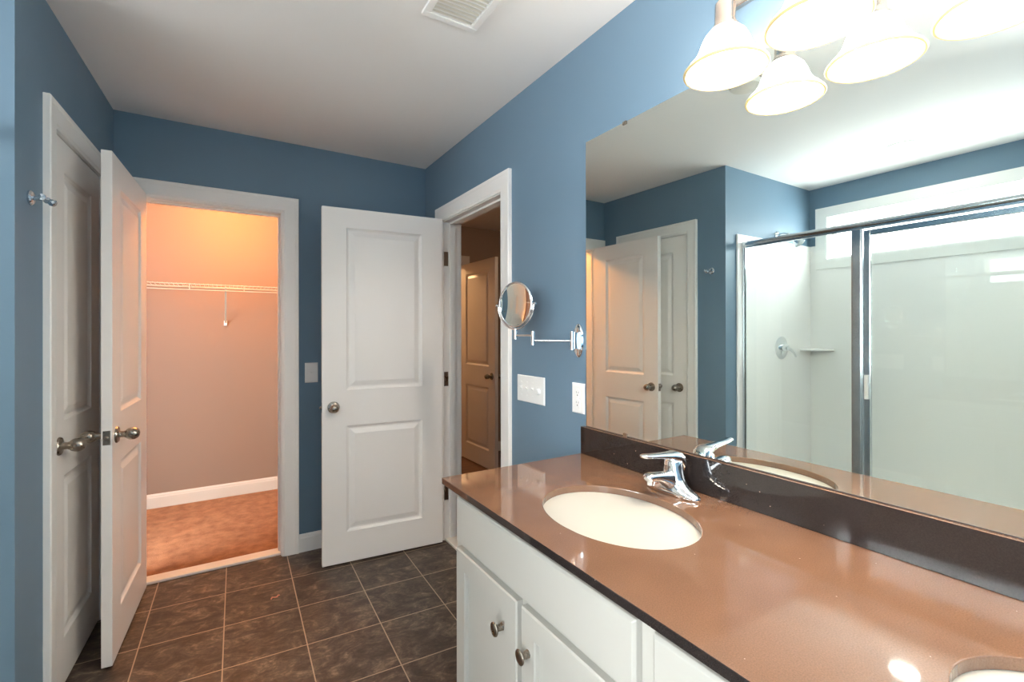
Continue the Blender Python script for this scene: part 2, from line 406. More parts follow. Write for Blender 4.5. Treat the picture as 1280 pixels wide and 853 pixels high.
# ------------------------------------------------------------------ doors
def leaf_bm(w_, h, t=.035, m=.13, pz=((.19,.79),(.995,1.915)), off=0):
    """leaf 0..w_ along x, y 0..t (front face at y=0), two moulded panels on each side"""
    bm = bmesh.new(); X = [0, m, w_-m, w_]; Z = [0, pz[0][0], pz[0][1], pz[1][0], pz[1][1], h]
    steps = [(.0, .0), (.004, .005), (.013, .0105), (.021, .0105), (.047, .003)]
    for side in (0, 1):
        Y = lambda d: d if side == 0 else t-d
        for i in range(3):
            for j in range(5):
                x0, x1, z0, z1 = X[i], X[i+1], Z[j], Z[j+1]
                if i == 1 and j in (1, 3):
                    prev = None
                    for o, d in steps:
                        rg = [bm.verts.new(q) for q in ((x0+o, Y(d), z0+o), (x1-o, Y(d), z0+o), (x1-o, Y(d), z1-o), (x0+o, Y(d), z1-o))]
                        if prev:
                            for k in range(4): bm.faces.new((prev[k], prev[(k+1)%4], rg[(k+1)%4], rg[k]))
                        prev = rg
                    bm.faces.new(prev)
                else:
                    bm.faces.new([bm.verts.new(q) for q in ((x0,Y(0),z0),(x1,Y(0),z0),(x1,Y(0),z1),(x0,Y(0),z1))])
    for i in range(3):
        for z in (0, h): bm.faces.new([bm.verts.new(q) for q in ((X[i],0,z),(X[i+1],0,z),(X[i+1],t,z),(X[i],t,z))])
    for j in range(5):
        for x in (0, w_): bm.faces.new([bm.verts.new(q) for q in ((x,0,Z[j]),(x,0,Z[j+1]),(x,t,Z[j+1]),(x,t,Z[j]))])
    bmesh.ops.remove_doubles(bm, verts=bm.verts, dist=1e-5)
    return bm
def knob(parent, x, z, y, d):
    """rosette + neck + egg knob; d=-1 sticks to -y"""
    bm = bmesh.new(); lathe(bm, [(.0,0),(.033,0),(.033,.003),(.030,.007),(.016,.009),(.012,.011),(0,.011)], (x,y,z), (0,d,0), cap=False)
    r = obj('rosette', bm, M_nickel, parent, smooth=True)
    bm = bmesh.new(); prof = [(.0135,.009),(.0125,.014),(.0125,.024),(.0145,.027)]
    for k in range(1, 14):
        a = PI*k/14; prof.append((max(.0145 if k < 3 else 0, .0245*math.sin(a)**.75), .051-.025*math.cos(a)))
    prof.append((0, .0762))
    prof = [q for i_, q in enumerate(prof) if i_ < 4 or q[1] > .0275]
    lathe(bm, prof, (x,y,z), (0,d,0), cap=False, n=28)
    return obj('knob', bm, M_nickel, parent, smooth=True, auto=60)
def hinge(parent, z, x=0, y=0):
    bm = bmesh.new(); tube(bm, [(x, y, z-.045), (x, y, z+.045)], .0055, 10)
    lathe(bm, [(.006,0),(.004,.006),(0,.007)], (x,y,z+.045), n=10, cap=False)
    return obj('hinge', bm, M_nickel, parent, smooth=True)
def door(name, w_, h, loc, rz, label, ksides=(-1, 1), kz=.895, zb=.012, kx=None, pz=((.185,.785),(.99,1.91)), hz=(.30,1.02,1.78), flip=False, hy=0.0, hinges=True, struct_=True, m=.13):
    """origin at the hinge; the leaf runs along +x, front at y=0"""
    t = empty(name, loc, rz, label, 'door'); t['kind'] = 'structure'
    lf = leaf_bm(w_, h-zb, m=m, pz=tuple((a-zb, b-zb) for a, b in pz))
    y0 = -.035 if flip else 0
    bmesh.ops.translate(lf, verts=lf.verts, vec=(0, y0, zb))
    obj('leaf', lf, M_door, t, bevel=.0012, seg=1)
    kx = kx or w_-.06
    for s in ksides: knob(t, kx, kz, y0 if s < 0 else y0+.035, s)
    if hinges:
        for z in hz: hinge(t, z, -.004, hy)
    return t, y0
# open closet door: hinged on the left jamb, swung into the room
pin = Vector((CO[0]+.002, YB-.022, 0)); tgt = Vector((-.402, 2.372, 0)); dd = tgt-pin
d1, y0 = door('door_1', .648, 2.028, pin, math.atan2(dd.y, dd.x), 'white two panel closet door standing open with oval nickel knobs on both faces', kz=.905)
bm = bmesh.new(); box(bm, .6475, .6495, .006, .029, .877, .933); obj('latch_plate', bm, M_nickel, d1, bevel=.0008)
bm = bmesh.new(); lathe(bm, [(.008,0),(.0075,.008),(.004,.011),(0,.011)], (.649,.0175,.905), (1,0,0), n=16, cap=False); obj('latch_bolt', bm, M_nickel, d1, smooth=True)
# open hall door: hinged on the far jamb of the right-hand doorway
pin = Vector((XR-.024, HO[1]-.004, 0)); tgt = Vector((.478, 2.765, 0)); dd = tgt-pin
d2, y0 = door('door_2', .700, 2.020, pin, math.atan2(dd.y, dd.x), 'white two panel door swung wide open against the blue back wall', kz=.895, flip=False)
bm = bmesh.new(); box(bm, .6995, .7015, .006, .029, .867, .923); obj('latch_plate', bm, M_nickel, d2, bevel=.0008)
bm = bmesh.new(); lathe(bm, [(.008,0),(.0075,.008),(.004,.011),(0,.011)], (.701,.0175,.895), (1,0,0), n=16, cap=False); obj('latch_bolt', bm, M_nickel, d2, smooth=True)
# hinge leaves seen on the jamb
for z in (.30, 1.02, 1.78):
    obj('hinge_leaf', bx(XR+.001, XR+.030, HO[1]-.0015, HO[1]+.0005, z-.045, z+.045), M_nickel, None, bevel=.0005)
    o = C.objects[-1]; o.parent = bpy.data.objects['trim_3']; o.matrix_parent_inverse = Matrix.LocRotScale(Vector((XR, HO[1], 0)), Matrix.Rotation(-PI/2, 3, 'Z'), None).inverted()
# closed linen closet door in the left wall
w3 = LO[1]-LO[0]-.006
MW = Matrix.Translation((XL, YB, 0)) @ Matrix.Rotation(math.atan(-SK), 4, 'Z') @ Matrix.Translation((-.001, -LO[0]-.003, 0)) @ Matrix.Rotation(-PI/2, 4, 'Z')
d3, y0 = door('door_3', w3, LO[2]-.004, (0,0,0), 0, 'closed narrow white two panel door in the dark blue left wall', ksides=(1,), kz=.905, flip=True, hinges=False, hz=(), m=.115)
d3.matrix_world = MW

# door standing open in the hall beyond
door('door_4', .70, 2.02, (2.155, HYF-.004, 0), -PI/2+.02, 'tan lit two panel door ajar in the hall beyond the doorway', kz=.90, hy=-.0, hz=(.3,1.05,1.8), flip=False, m=.12)
t = empty('trim_6', (1.38, HYF, 0), 0, kind='structure'); obj('casing', casing_bm(.78, 2.03), M_trim, t); obj('jamb', jamb_bm(.78-.0001, 2.03, .1, j=.0005, stop_y=.04), M_trim, t)

# ------------------------------------------------------------------ shower window
wn = empty('window_1', (XS, (WY0+WY1)/2, WZ0), 0, kind='structure')
yc = (WY0+WY1)/2
bm = bmesh.new(); ho, hi = (WY1-WY0)/2+.08, (WY1-WY0)/2
for a, b, z0, z1 in ((-ho, ho, WZ1-WZ0, WZ1-WZ0+.078), (-ho, ho, -.075, 0), (-ho, -hi, 0, WZ1-WZ0), (hi, ho, 0, WZ1-WZ0)):
    box(bm, .0005, .022, a, b, z0, z1)
for a, b, z0, z1 in ((-hi-.019, hi+.019, WZ1-WZ0, WZ1-WZ0+.019), (-hi-.019, hi+.019, -.019, 0), (-hi-.019, -hi, 0, WZ1-WZ0), (hi, hi+.019, 0, WZ1-WZ0)):
    box(bm, -.13, .0, a, b, z0, z1)
obj('window_frame', bm, M_trim, wn)
bm = bmesh.new(); hh = WZ1-WZ0
for a, b, z0, z1 in ((-hi, hi, hh-.025, hh), (-hi, hi, 0, .025), (-hi, -hi+.025, .025, hh-.025), (hi-.025, hi, .025, hh-.025)):
    box(bm, -.105, -.075, a, b, z0, z1)
obj('sash', bm, M_plate, wn)
obj('pane', bx(-.093, -.089, -hi+.025, hi-.025, .025, hh-.025), M_wglass, wn)
wn2 = empty('added_window', (XS, (RX0+RX1)/2, RZ0), PI/2, kind='structure')     # added fill window, unseen; local x runs along +y, local y points outdoors
bm = bmesh.new(); hx, hz_ = (RX1-RX0)/2, RZ1-RZ0
for a, b, z0, z1 in ((-hx-.08, hx+.08, hz_, hz_+.08), (-hx-.08, hx+.08, -.08, 0), (-hx-.08, -hx, 0, hz_), (hx, hx+.08, 0, hz_)): box(bm, a, b, -.02, -.0005, z0, z1)
for a, b, z0, z1 in ((-hx, hx, hz_/2-.02, hz_/2+.02), (-hx, -hx+.04, 0, hz_), (hx-.04, hx, 0, hz_), (-hx+.04, hx-.04, 0, .04), (-hx+.04, hx-.04, hz_-.04, hz_)): box(bm, a, b, .06, .10, z0, z1)
obj('window_frame', bm, M_trim, wn2)

# ------------------------------------------------------------------ shower
sur = empty('shower_surround', ((XS-.64)/2, 1.1, 0), 0, 'glossy white shower wall surround and base behind the glass', 'shower')
def at(o, parent):            # keep world coordinates under an unrotated parent
    o.parent = parent; o.matrix_parent_inverse = Matrix.Translation(parent.location).inverted(); return o
ZS = 1.988
at(obj('end_panel', bx(XS+.012, -.638, YE-.014, YE-.0005, .05, ZS), M_acryl, bevel=.004), sur)
at(obj('near_panel', bx(XS+.012, -.638, YN+.0005, YN+.014, .05, ZS), M_acryl, bevel=.004), sur)
bm = bmesh.new()
y0_, y1_ = yc-ho-.001, yc+ho+.001; zt = WZ0-.076
for a, b, z0, z1 in ((YN+.001, YE-.001, .05, zt), (YN+.001, y0_, zt, ZS), (y1_, YE-.001, zt, ZS)): box(bm, XS+.0005, XS+.013, a, b, z0, z1)
at(obj('back_panel', bm, M_acryl), sur)
bm = bmesh.new(); box(bm, XS+.013, -.64, YN+.014, YE-.014, 0, .05); box(bm, -.76, -.64, YN+.014, YE-.014, .05, .11)
at(obj('base', bm, M_acryl, bevel=.01), sur)
def corner_shelf(z, r=.17):
    bm = bmesh.new(); cx, cy = XS+.013, YE-.014; n = 14
    for zz in (z-.016, z):
        c0 = bm.verts.new((cx, cy, zz)); ar = [bm.verts.new((cx+r*math.cos(a), cy-r*math.sin(a), zz)) for a in [PI/2*k/n for k in range(n+1)]]
        bm.faces.new([c0]+ar)
        if zz == z-.016: lo = [c0]+ar
        else: hi_ = [c0]+ar
    for i in range(len(lo)): j = (i+1) % len(lo); bm.faces.new((lo[i], lo[j], hi_[j], hi_[i]))
    return bm
at(obj('corner_shelf', corner_shelf(1.185), M_acryl, bevel=.004), sur)

# glass enclosure at x = -.70
XG = -.70
en = empty('shower_enclosure', (XG, 1.1, .11), 0, 'chrome framed clear glass shower screen and door', 'shower door')
bm = bmesh.new(); tube(bm, [(XG, YN+.016, 1.918), (XG, YE-.016, 1.918)], .019, 20); box(bm, XG-.012, XG+.012, YN+.016, YE-.016, 1.893, 1.905)
at(obj('header_rail', bm, M_satin, smooth=True), en)
bm = bmesh.new(); box(bm, XG-.014, XG+.014, YN+.016, YE-.016, .111, .14); at(obj('bottom_track', bm, M_satin, bevel=.003), en)
for y in (YE-.032, YN+.016):
    bm = bmesh.new(); box(bm, XG-.012, XG+.014, y, y+.016, .14, 1.893); at(obj('wall_jamb', bm, M_satin, bevel=.002), en)
bm = bmesh.new(); box(bm, XG-.018, XG+.018, 1.190, 1.244, .14, 1.893); box(bm, XG+.018, XG+.022, 1.196, 1.238, .14, 1.893)
at(obj('post', bm, M_satin, bevel=.002), en)
at(obj('glass_panel', bx(XG-.003, XG+.003, 1.244, YE-.0325, .141, 1.892), M_glass), en)
bm = bmesh.new(); box(bm, XG+.010, XG+.014, YE-.037, YE-.0325, .141, 1.892); at(obj('gasket', bm, M_rubber), en)
# framed door
dr = empty('door', (XG, 1.186, .145)); at(dr, en)
DY0, DY1, DZ0, DZ1 = YN+.04, 1.186, .145, 1.882
bm = bmesh.new()
for a, b, z0, z1 in ((DY1-.030, DY1, DZ0, DZ1), (DY0, DY0+.03, DZ0, DZ1), (DY0+.03, DY1-.03, DZ1-.030, DZ1), (DY0+.03, DY1-.03, DZ0, DZ0+.03)): box(bm, XG-.012, XG+.012, a, b, z0, z1)
def at2(o): o.parent = dr; o.matrix_parent_inverse = Matrix.Translation((XG, 1.186, .145)).inverted(); return o
at2(obj('door_frame', bm, M_satin, bevel=.002))
at2(obj('glass_pane', bx(XG-.003, XG+.003, DY0+.030, DY1-.030, DZ0+.03, DZ1-.03), M_glass))
bm = bmesh.new(); box(bm, XG+.012, XG+.030, DY1-.024, DY1-.008, .94, 1.075); box(bm, XG+.0305, XG+.033, DY1-.0205, DY1-.0115, .955, 1.06)
at2(obj('handle', bm, M_plate, bevel=.003))
# shower valve and head on the end wall
sv = empty('shower_valve', (-1.178, YE-.0145, 1.196), 0, 'round chrome shower valve with lever on the white shower wall', 'shower valve')
bm = bmesh.new(); lathe(bm, [(0,0),(.084,0),(.084,.003),(.074,.008),(.04,.012),(0,.012)], (0,0,0), (0,-1,0), cap=False, n=40); obj('escutcheon', bm, M_chrome, sv, smooth=True)
bm = bmesh.new(); lathe(bm, [(.026,.010),(.024,.035),(.020,.052),(.0,.056)], (0,0,0), (0,-1,0), cap=False, n=28); obj('hub', bm, M_chrome, sv, smooth=True)
bm = bmesh.new(); tube(bm, [(0,-.040,0),(-.03,-.052,-.012),(-.058,-.060,-.034),(-.078,-.064,-.066)], [.013,.011,.009,.007], 14); obj('lever', bm, M_chrome, sv, smooth=True)
sh = empty('showerhead', (-1.15, YE, 2.035), 0, 'chrome shower head on a short bent arm above the shower rail', 'shower head')
bm = bmesh.new(); lathe(bm, [(0,0.0005),(.03,.0005),(.028,.006),(.012,.010),(0,.010)], (0,0,0), (0,-1,0), cap=False, n=28); obj('flange', bm, M_chrome, sh, smooth=True)
bm = bmesh.new(); tube(bm, [(0,-.008,0),(0,-.05,.004),(0,-.085,-.008),(0,-.115,-.035)], .009, 14); obj('arm', bm, M_chrome, sh, smooth=True)
bm = bmesh.new(); lathe(bm, [(.012,-.01),(.014,.012),(.022,.03),(.036,.062),(.036,.070),(.030,.073),(0,.073)], (0,-.115,-.035), (-.1,-.62,-.78), cap=False, n=28); obj('spray_head', bm, M_satin, sh, smooth=True)

# ------------------------------------------------------------------ vanity
VY0, VY1 = -.49, 1.378            # counter ends
VX0 = .600                        # counter front edge
CT, CTH = .850, .020
VF = .640                         # cabinet face frame
va = empty('vanity_cabinet', ((VF+XR)/2, .445, 0), 0, 'long white shaker vanity cabinet with nickel knobs under the brown counter', 'cabinet')
vl = va.location.copy()
def vat(o): o.parent = va; o.matrix_parent_inverse = Matrix.Translation(vl).inverted(); return o
ce = VY1-.03
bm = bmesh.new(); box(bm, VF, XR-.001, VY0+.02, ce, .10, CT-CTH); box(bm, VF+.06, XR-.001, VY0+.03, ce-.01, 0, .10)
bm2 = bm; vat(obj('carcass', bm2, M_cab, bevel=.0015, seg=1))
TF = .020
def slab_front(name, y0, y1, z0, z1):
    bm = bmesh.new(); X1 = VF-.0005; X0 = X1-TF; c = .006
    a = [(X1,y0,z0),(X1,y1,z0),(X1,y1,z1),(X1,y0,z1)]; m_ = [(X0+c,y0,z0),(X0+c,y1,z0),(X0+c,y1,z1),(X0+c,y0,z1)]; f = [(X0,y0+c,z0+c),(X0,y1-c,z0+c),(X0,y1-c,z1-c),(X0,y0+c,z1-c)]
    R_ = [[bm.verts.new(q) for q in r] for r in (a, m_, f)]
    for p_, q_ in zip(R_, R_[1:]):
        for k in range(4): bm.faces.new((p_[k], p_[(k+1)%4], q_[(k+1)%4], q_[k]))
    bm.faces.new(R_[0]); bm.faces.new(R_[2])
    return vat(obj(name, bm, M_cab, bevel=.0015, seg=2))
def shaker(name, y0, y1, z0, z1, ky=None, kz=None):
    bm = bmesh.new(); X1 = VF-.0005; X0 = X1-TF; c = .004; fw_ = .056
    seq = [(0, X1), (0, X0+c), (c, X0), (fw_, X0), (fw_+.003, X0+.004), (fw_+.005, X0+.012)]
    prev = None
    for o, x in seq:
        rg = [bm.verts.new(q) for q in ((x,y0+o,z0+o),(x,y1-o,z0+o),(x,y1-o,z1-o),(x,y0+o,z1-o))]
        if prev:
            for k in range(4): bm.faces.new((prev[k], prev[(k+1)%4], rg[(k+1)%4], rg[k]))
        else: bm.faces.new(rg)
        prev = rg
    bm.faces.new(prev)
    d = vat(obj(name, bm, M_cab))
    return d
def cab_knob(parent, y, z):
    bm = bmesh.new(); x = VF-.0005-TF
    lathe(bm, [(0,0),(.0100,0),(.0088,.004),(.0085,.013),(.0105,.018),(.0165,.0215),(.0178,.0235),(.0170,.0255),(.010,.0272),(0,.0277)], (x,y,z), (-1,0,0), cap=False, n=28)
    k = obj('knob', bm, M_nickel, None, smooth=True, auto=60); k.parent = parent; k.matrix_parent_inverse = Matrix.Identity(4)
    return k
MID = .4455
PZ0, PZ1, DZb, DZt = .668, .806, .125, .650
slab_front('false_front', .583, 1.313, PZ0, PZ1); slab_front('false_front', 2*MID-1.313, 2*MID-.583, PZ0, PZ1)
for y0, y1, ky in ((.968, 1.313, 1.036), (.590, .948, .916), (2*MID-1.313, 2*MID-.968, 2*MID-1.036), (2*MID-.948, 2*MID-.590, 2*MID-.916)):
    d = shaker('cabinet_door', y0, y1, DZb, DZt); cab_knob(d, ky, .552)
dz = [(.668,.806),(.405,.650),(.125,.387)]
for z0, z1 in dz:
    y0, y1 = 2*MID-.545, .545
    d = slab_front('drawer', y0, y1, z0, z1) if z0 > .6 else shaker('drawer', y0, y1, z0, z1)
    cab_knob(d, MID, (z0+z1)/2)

# counter with two oval cut-outs
SX, SAX, SAY = .870, .170, .220
SINKS = (.880, .010)
def loop_edges(bm, pts):
    vs = [bm.verts.new(p) for p in pts]; return vs, [bm.edges.new((vs[i], vs[(i+1)%len(vs)])) for i in range(len(vs))]
bm = bmesh.new(); loops = []; E_ = []
x1 = XR-.0005
for pts in ([(VX0,VY0,CT),(x1,VY0,CT),(x1,VY1,CT),(VX0,VY1,CT)], *[[(SX+SAX*math.cos(2*PI*k/96), cy_+SAY*math.sin(2*PI*k/96), CT) for k in range(96)] for cy_ in SINKS]):
    v, e = loop_edges(bm, pts); loops.append(v); E_ += e
bmesh.ops.triangle_fill(bm, use_beauty=True, use_dissolve=False, edges=E_)
top = list(bm.faces)
ret = bmesh.ops.duplicate(bm, geom=top+list(bm.edges)+list(bm.verts)); vm = ret['vert_map']
for v in [vm[x] for lp in loops for x in lp]: v.co.z = CT-CTH
for lp in loops:
    for i in range(len(lp)):
        a, b = lp[i], lp[(i+1) % len(lp)]; bm.faces.new((a, b, vm[b], vm[a]))
ct = empty('countertop', ((VX0+XR)/2, .445, CT-CTH), 0, 'polished brown quartz countertop with shade-darkened backsplash and two oval sink cut-outs', 'countertop')
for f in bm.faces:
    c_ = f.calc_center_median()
    if abs(c_.x-VX0) < 1e-4 or abs(c_.y-VY1) < 1e-4 or abs(c_.y-VY0) < 1e-4: f.material_index = 1  # outer edges coloured in the shaded tone
at(obj('slab', bm, [M_quartz, M_quartz_shaded], bevel=.0018), ct)
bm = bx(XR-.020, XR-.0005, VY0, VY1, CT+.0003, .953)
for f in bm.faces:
    if f.calc_center_median().z > .9529: f.material_index = 1  # up-facing strip coloured in the lit tone of the counter top
at(obj('backsplash', bm, [M_quartz_shaded, M_quartz], bevel=.0012), ct)

def sink(name, cy_, label):
    s = empty(name, (SX, cy_, CT-.16), 0, label, 'sink', 'oval undermount sinks')
    bm = bmesh.new(); top_z = .16-CTH-.0008
    prof = []
    n = 16
    for k in range(n+1):
        a = PI/2*k/n; prof.append((math.cos(a)**.62 if k < n else 0, -math.sin(a)**1.15*.125))
    rings = []; N_ = 72
    def ring(fx, fy, z): return [bm.verts.new((fx*math.cos(2*PI*i/N_), fy*math.sin(2*PI*i/N_), z)) for i in range(N_)]
    ax, ay = SAX+.006, SAY+.006
    seq = [(ax+.016, ay+.016, top_z-.012), (ax+.016, ay+.016, top_z), (ax, ay, top_z)]
    for r, z in prof[1:]: seq.append((max(r*ax, .021), max(r*ay, .021), top_z+z))
    for q in seq: rings.append(ring(*q))
    for a, b in zip(rings, rings[1:]):
        for i in range(N_): bm.faces.new((a[i], a[(i+1)%N_], b[(i+1)%N_], b[i]))
    bm.faces.new(rings[-1])
    # underside shell
    out = []
    for r, z in prof[::-1][:-1]: out.append(ring(max(r*ax+.010, .03), max(r*ay+.010, .03), top_z+z-.010))
    out = out[::-1]
    al = [rings[0]]+out
    for a, b in zip(al, al[1:]):
        for i in range(N_): bm.faces.new((a[i], a[(i+1)%N_], b[(i+1)%N_], b[i]))
    bm.faces.new(out[-1])
    obj('basin', bm, M_porc, s, smooth=True, auto=50)
    bm = bmesh.new(); zb_ = top_z-.125
    lathe(bm, [(0,.0015),(.013,.0015),(.014,.004),(.0205,.0035),(.022,.0005),(.0,.0003)], (0,0,zb_), (0,0,1), cap=False, n=28)
    obj('drain', bm, M_chrome, s, smooth=True)
    return s
sink('sink', SINKS[0], 'white oval undermount sink in the brown counter, whole bowl in view')
sink('sink', SINKS[1], 'white oval undermount sink cut off at the bottom right corner of the photo')

def faucet(cy_, label):
    f = empty('faucet', (1.112, cy_, CT), 0, label, 'faucet')
    # body: a wide foot whose shoulders climb steeply into the column
    bm = bmesh.new(); N_ = 40; rings = []
    for z, hy_, hx_, dx in ((.0002,.090,.0245,0),(.004,.0915,.026,0),(.010,.090,.025,0),(.016,.081,.0245,0),(.022,.065,.0240,.001),(.030,.048,.0235,.002),(.040,.039,.0235,.003),(.052,.0325,.0235,.004),(.066,.0285,.0235,.005),(.080,.0262,.0235,.006),(.092,.0250,.023,.006),(.100,.020,.019,.008),(.103,.008,.008,.008)):
        rg = []
        for k in range(N_):
            a = 2*PI*k/N_; ca, sa = math.cos(a), math.sin(a)
            rg.append(bm.verts.new((dx+math.copysign(abs(ca)**.85, ca)*hx_, math.copysign(abs(sa)**.85, sa)*hy_, z)))
        rings.append(rg)
    for a, b in zip(rings, rings[1:]):
        for i in range(N_): bm.faces.new((a[i], a[(i+1)%N_], b[(i+1)%N_], b[i]))
    bm.faces.new(rings[0]); bm.faces.new(rings[-1])
    obj('body', bm, M_chrome, f, smooth=True, auto=75)
    bm = bmesh.new()
    loft_xz(bm, [(.012,0,.038,.028,.033,0.15), (-.010,0,.040,.0265,.029,.3), (-.036,0,.050,.0225,.0195,.22), (-.064,0,.0575,.0190,.0135,.10), (-.086,0,.0600,.0180,.0125,-.02), (-.099,0,.0590,.0168,.0125,-.25), (-.1045,0,.0565,.0140,.0100,-.45), (-.1060,0,.0550,.008,.006,-.5)], 24)
    obj('spout', bm, M_chrome, f, smooth=True, auto=70)
    bm = bmesh.new(); lathe(bm, [(.0,0),(.0105,0),(.011,.010),(.0,.012)], (-.090,0,.0395), (0,0,1), cap=False, n=20); obj('aerator', bm, M_chrome, f, smooth=True)
    # lever handle: domed cap leaning back, flat blade reaching forward over the spout
    bm = bmesh.new()
    loft_xz(bm, [(.0345,0,.064,.018,.004,1.5), (.0335,0,.078,.0245,.012,1.35), (.0255,0,.094,.0262,.0190,.85), (.018,0,.101,.026,.0175,.5), (.006,0,.106,.0245,.0150,.22), (-.014,0,.1095,.0195,.0105,.0), (-.038,0,.1125,.0165,.0090,-.12),
                 (-.064,0,.1155,.0150,.0074,-.12), (-.090,0,.1185,.0150,.0066,-.10), (-.112,0,.1210,.0145,.0062,-.10), (-.122,0,.1218,.0105,.0052,-.1), (-.126,0,.124,.003,.0016,-.1)], 24)
    obj('lever', bm, M_chrome, f, smooth=True, auto=75)
    bm = bmesh.new(); tube(bm, [(.030,0,.02),(.032,0,.055)], .0025, 10); lathe(bm, [(0,0),(.005,.001),(.0055,.005),(.004,.009),(0,.010)], (.032,0,.054), cap=False, n=14); obj('drain_rod', bm, M_chrome, f, smooth=True)
    return f
faucet(.900, 'chrome single lever faucet behind the fully visible oval sink')

# ------------------------------------------------------------------ wall mirror
MZ0, MZ1, MY0, MY1 = .9555, 2.042, -.47, 1.362
mi_ = empty('wall_mirror', (XR, .446, MZ0), 0, 'large frameless rectangular mirror above the vanity backsplash', 'mirror')
at(obj('mirror_glass', bx(XR-.0055, XR-.0008, MY0, MY1, MZ0, MZ1), M_mirror), mi_)
at(obj('edge_channel', bx(XR-.0075, XR-.0008, MY0, MY1, .9533, MZ0-.0001), M_rubber), mi_)
for y, z, s in ((1.16, MZ0, -1), (1.16, MZ1, 1), (-.3, MZ0, -1), (-.3, MZ1, 1)):
    bm = bmesh.new(); z0, z1 = (z-.003, z+.009) if s < 0 else (z-.009, z+.003)
    box(bm, XR-.0085, XR-.006, y-.009, y+.009, z0, z1); at(obj('mirror_clip', bm, M_nickel, bevel=.001), mi_)

# ------------------------------------------------------------------ vanity light, four bells
XA = 1.058
VLY = (.696, .490, .284, .078)
vl_ = empty('vanity_light', (XR, .387, 2.225), 0, 'four lamp wall light with glowing white bell glass shades above the mirror', 'wall light')
def R(x, y, z): return (x-XR, y-.387, z-2.225)
bm = bmesh.new(); box(bm, -.022, -.0008, -.395, .395, -.040, .040); obj('back_bar', bm, M_bronze, vl_, bevel=.006, seg=3)
for y in VLY:
    yy = y-.387; xa = XA-XR
    bm = bmesh.new(); tube(bm, [(-.022,yy,0),(-.06,yy,.012),(-.10,yy,.014),(-.125,yy,.004),(xa,yy,-.030),(xa,yy,-.100)], [.008,.008,.008,.008,.008,.008], 14); obj('arm', bm, M_bronze, vl_, smooth=True)
    bm = bmesh.new(); lathe(bm, [(0,.0),(.018,.0),(.023,-.006),(.0245,-.050),(.026,-.058),(.034,-.068),(.034,-.071),(.030,-.071),(.022,-.060),(0,-.058)], (xa,yy,-.097), cap=False, n=32); obj('socket_cup', bm, M_bronze, vl_, smooth=True)
    bm = bmesh.new()
    P_ = [(.028,0),(.036,-.008),(.047,-.020),(.054,-.034),(.059,-.049),(.065,-.063),(.075,-.078),(.086,-.089),(.093,-.097),(.0945,-.102)]
    P_ = P_ + [(r-.003, h) for r, h in P_[::-1]]
    rings = lathe(bm, P_, (xa,yy,-.163), cap=False, n=48)
    a, b = rings[0], rings[-1]
    for i in range(48): bm.faces.new((b[i], b[(i+1)%48], a[(i+1)%48], a[i]))
    s_ = obj('shade', bm, M_shade, vl_, smooth=True, auto=70)
    bm = bmesh.new(); lathe(bm, [(.093+.0042*math.cos(a), -.103+.0042*math.sin(a)) for a in [2*PI*k/10 for k in range(11)]], (xa,yy,-.163), cap=False, n=48); obj('rim_bead', bm, M_bead, s_, smooth=True, auto=False)
    bm = bmesh.new(); lathe(bm, [(.012,0),(.013,-.018),(.022,-.032),(.029,-.052),(.028,-.068),(.018,-.082),(0,-.088)], (xa,yy,-.163), cap=False, n=24); obj('bulb', bm, M_bulb, vl_, smooth=True)
    light('lamp', 'POINT', (xa, yy, -.247), VANITY_W, (1.0,.86,.74), .022, vl_)

# ------------------------------------------------------------------ magnifying mirror on a swing arm
mm = empty('makeup_mirror', (XR, 1.407, 1.28), 0, 'round chrome magnifying mirror on a swing arm beside the doorway', 'mirror')
def RM(p): return (p[0]-XR, p[1]-1.407, p[2]-1.28)
bm = bmesh.new(); rings = []
lathe(bm, [(0,.0005),(1,.0005),(1,.006),(.86,.011),(0,.011)], (0,0,.002), (-1,0,0), cap=False, n=40)
for v in bm.verts: v.co.y *= .030; v.co.z = .002+(v.co.z-.002)*.066
obj('wall_plate', bm, M_chrome, mm, smooth=True)
bm = bmesh.new(); box(bm, -.030, -.010, -.011, .011, -.030, .034); tube(bm, [(-.036,.0,-.034),(-.036,0,.038)], .0085, 16); obj('bracket', bm, M_chrome, mm, smooth=True)
E1 = (1.080, 1.556, 1.283); K = (1.062, 1.660, 1.300)
def arm(name, a, b, r=.0048):
    bm = bmesh.new(); tube(bm, [RM(a), RM(b)], r, 14); return obj(name, bm, M_chrome, mm, smooth=True)
arm('arm', (XR-.036, 1.407, 1.281), (E1[0], E1[1], 1.281))
bm = bmesh.new(); tube(bm, [RM((E1[0],E1[1],1.262)), RM((E1[0],E1[1],1.320))], .0085, 16); obj('elbow', bm, M_chrome, mm, smooth=True)
arm('arm', (E1[0], E1[1], 1.302), (K[0], K[1], 1.302))
bm = bmesh.new(); tube(bm, [RM((K[0],K[1],1.285)), RM((K[0],K[1],1.330))], .0085, 16); obj('pivot', bm, M_chrome, mm, smooth=True)
CM = Vector(RM((K[0], K[1], 1.432))); nrm = Vector((-.966,-.235,.02)).normalized(); tv = Vector((0,0,1)).cross(nrm).normalized(); uv = nrm.cross(tv)
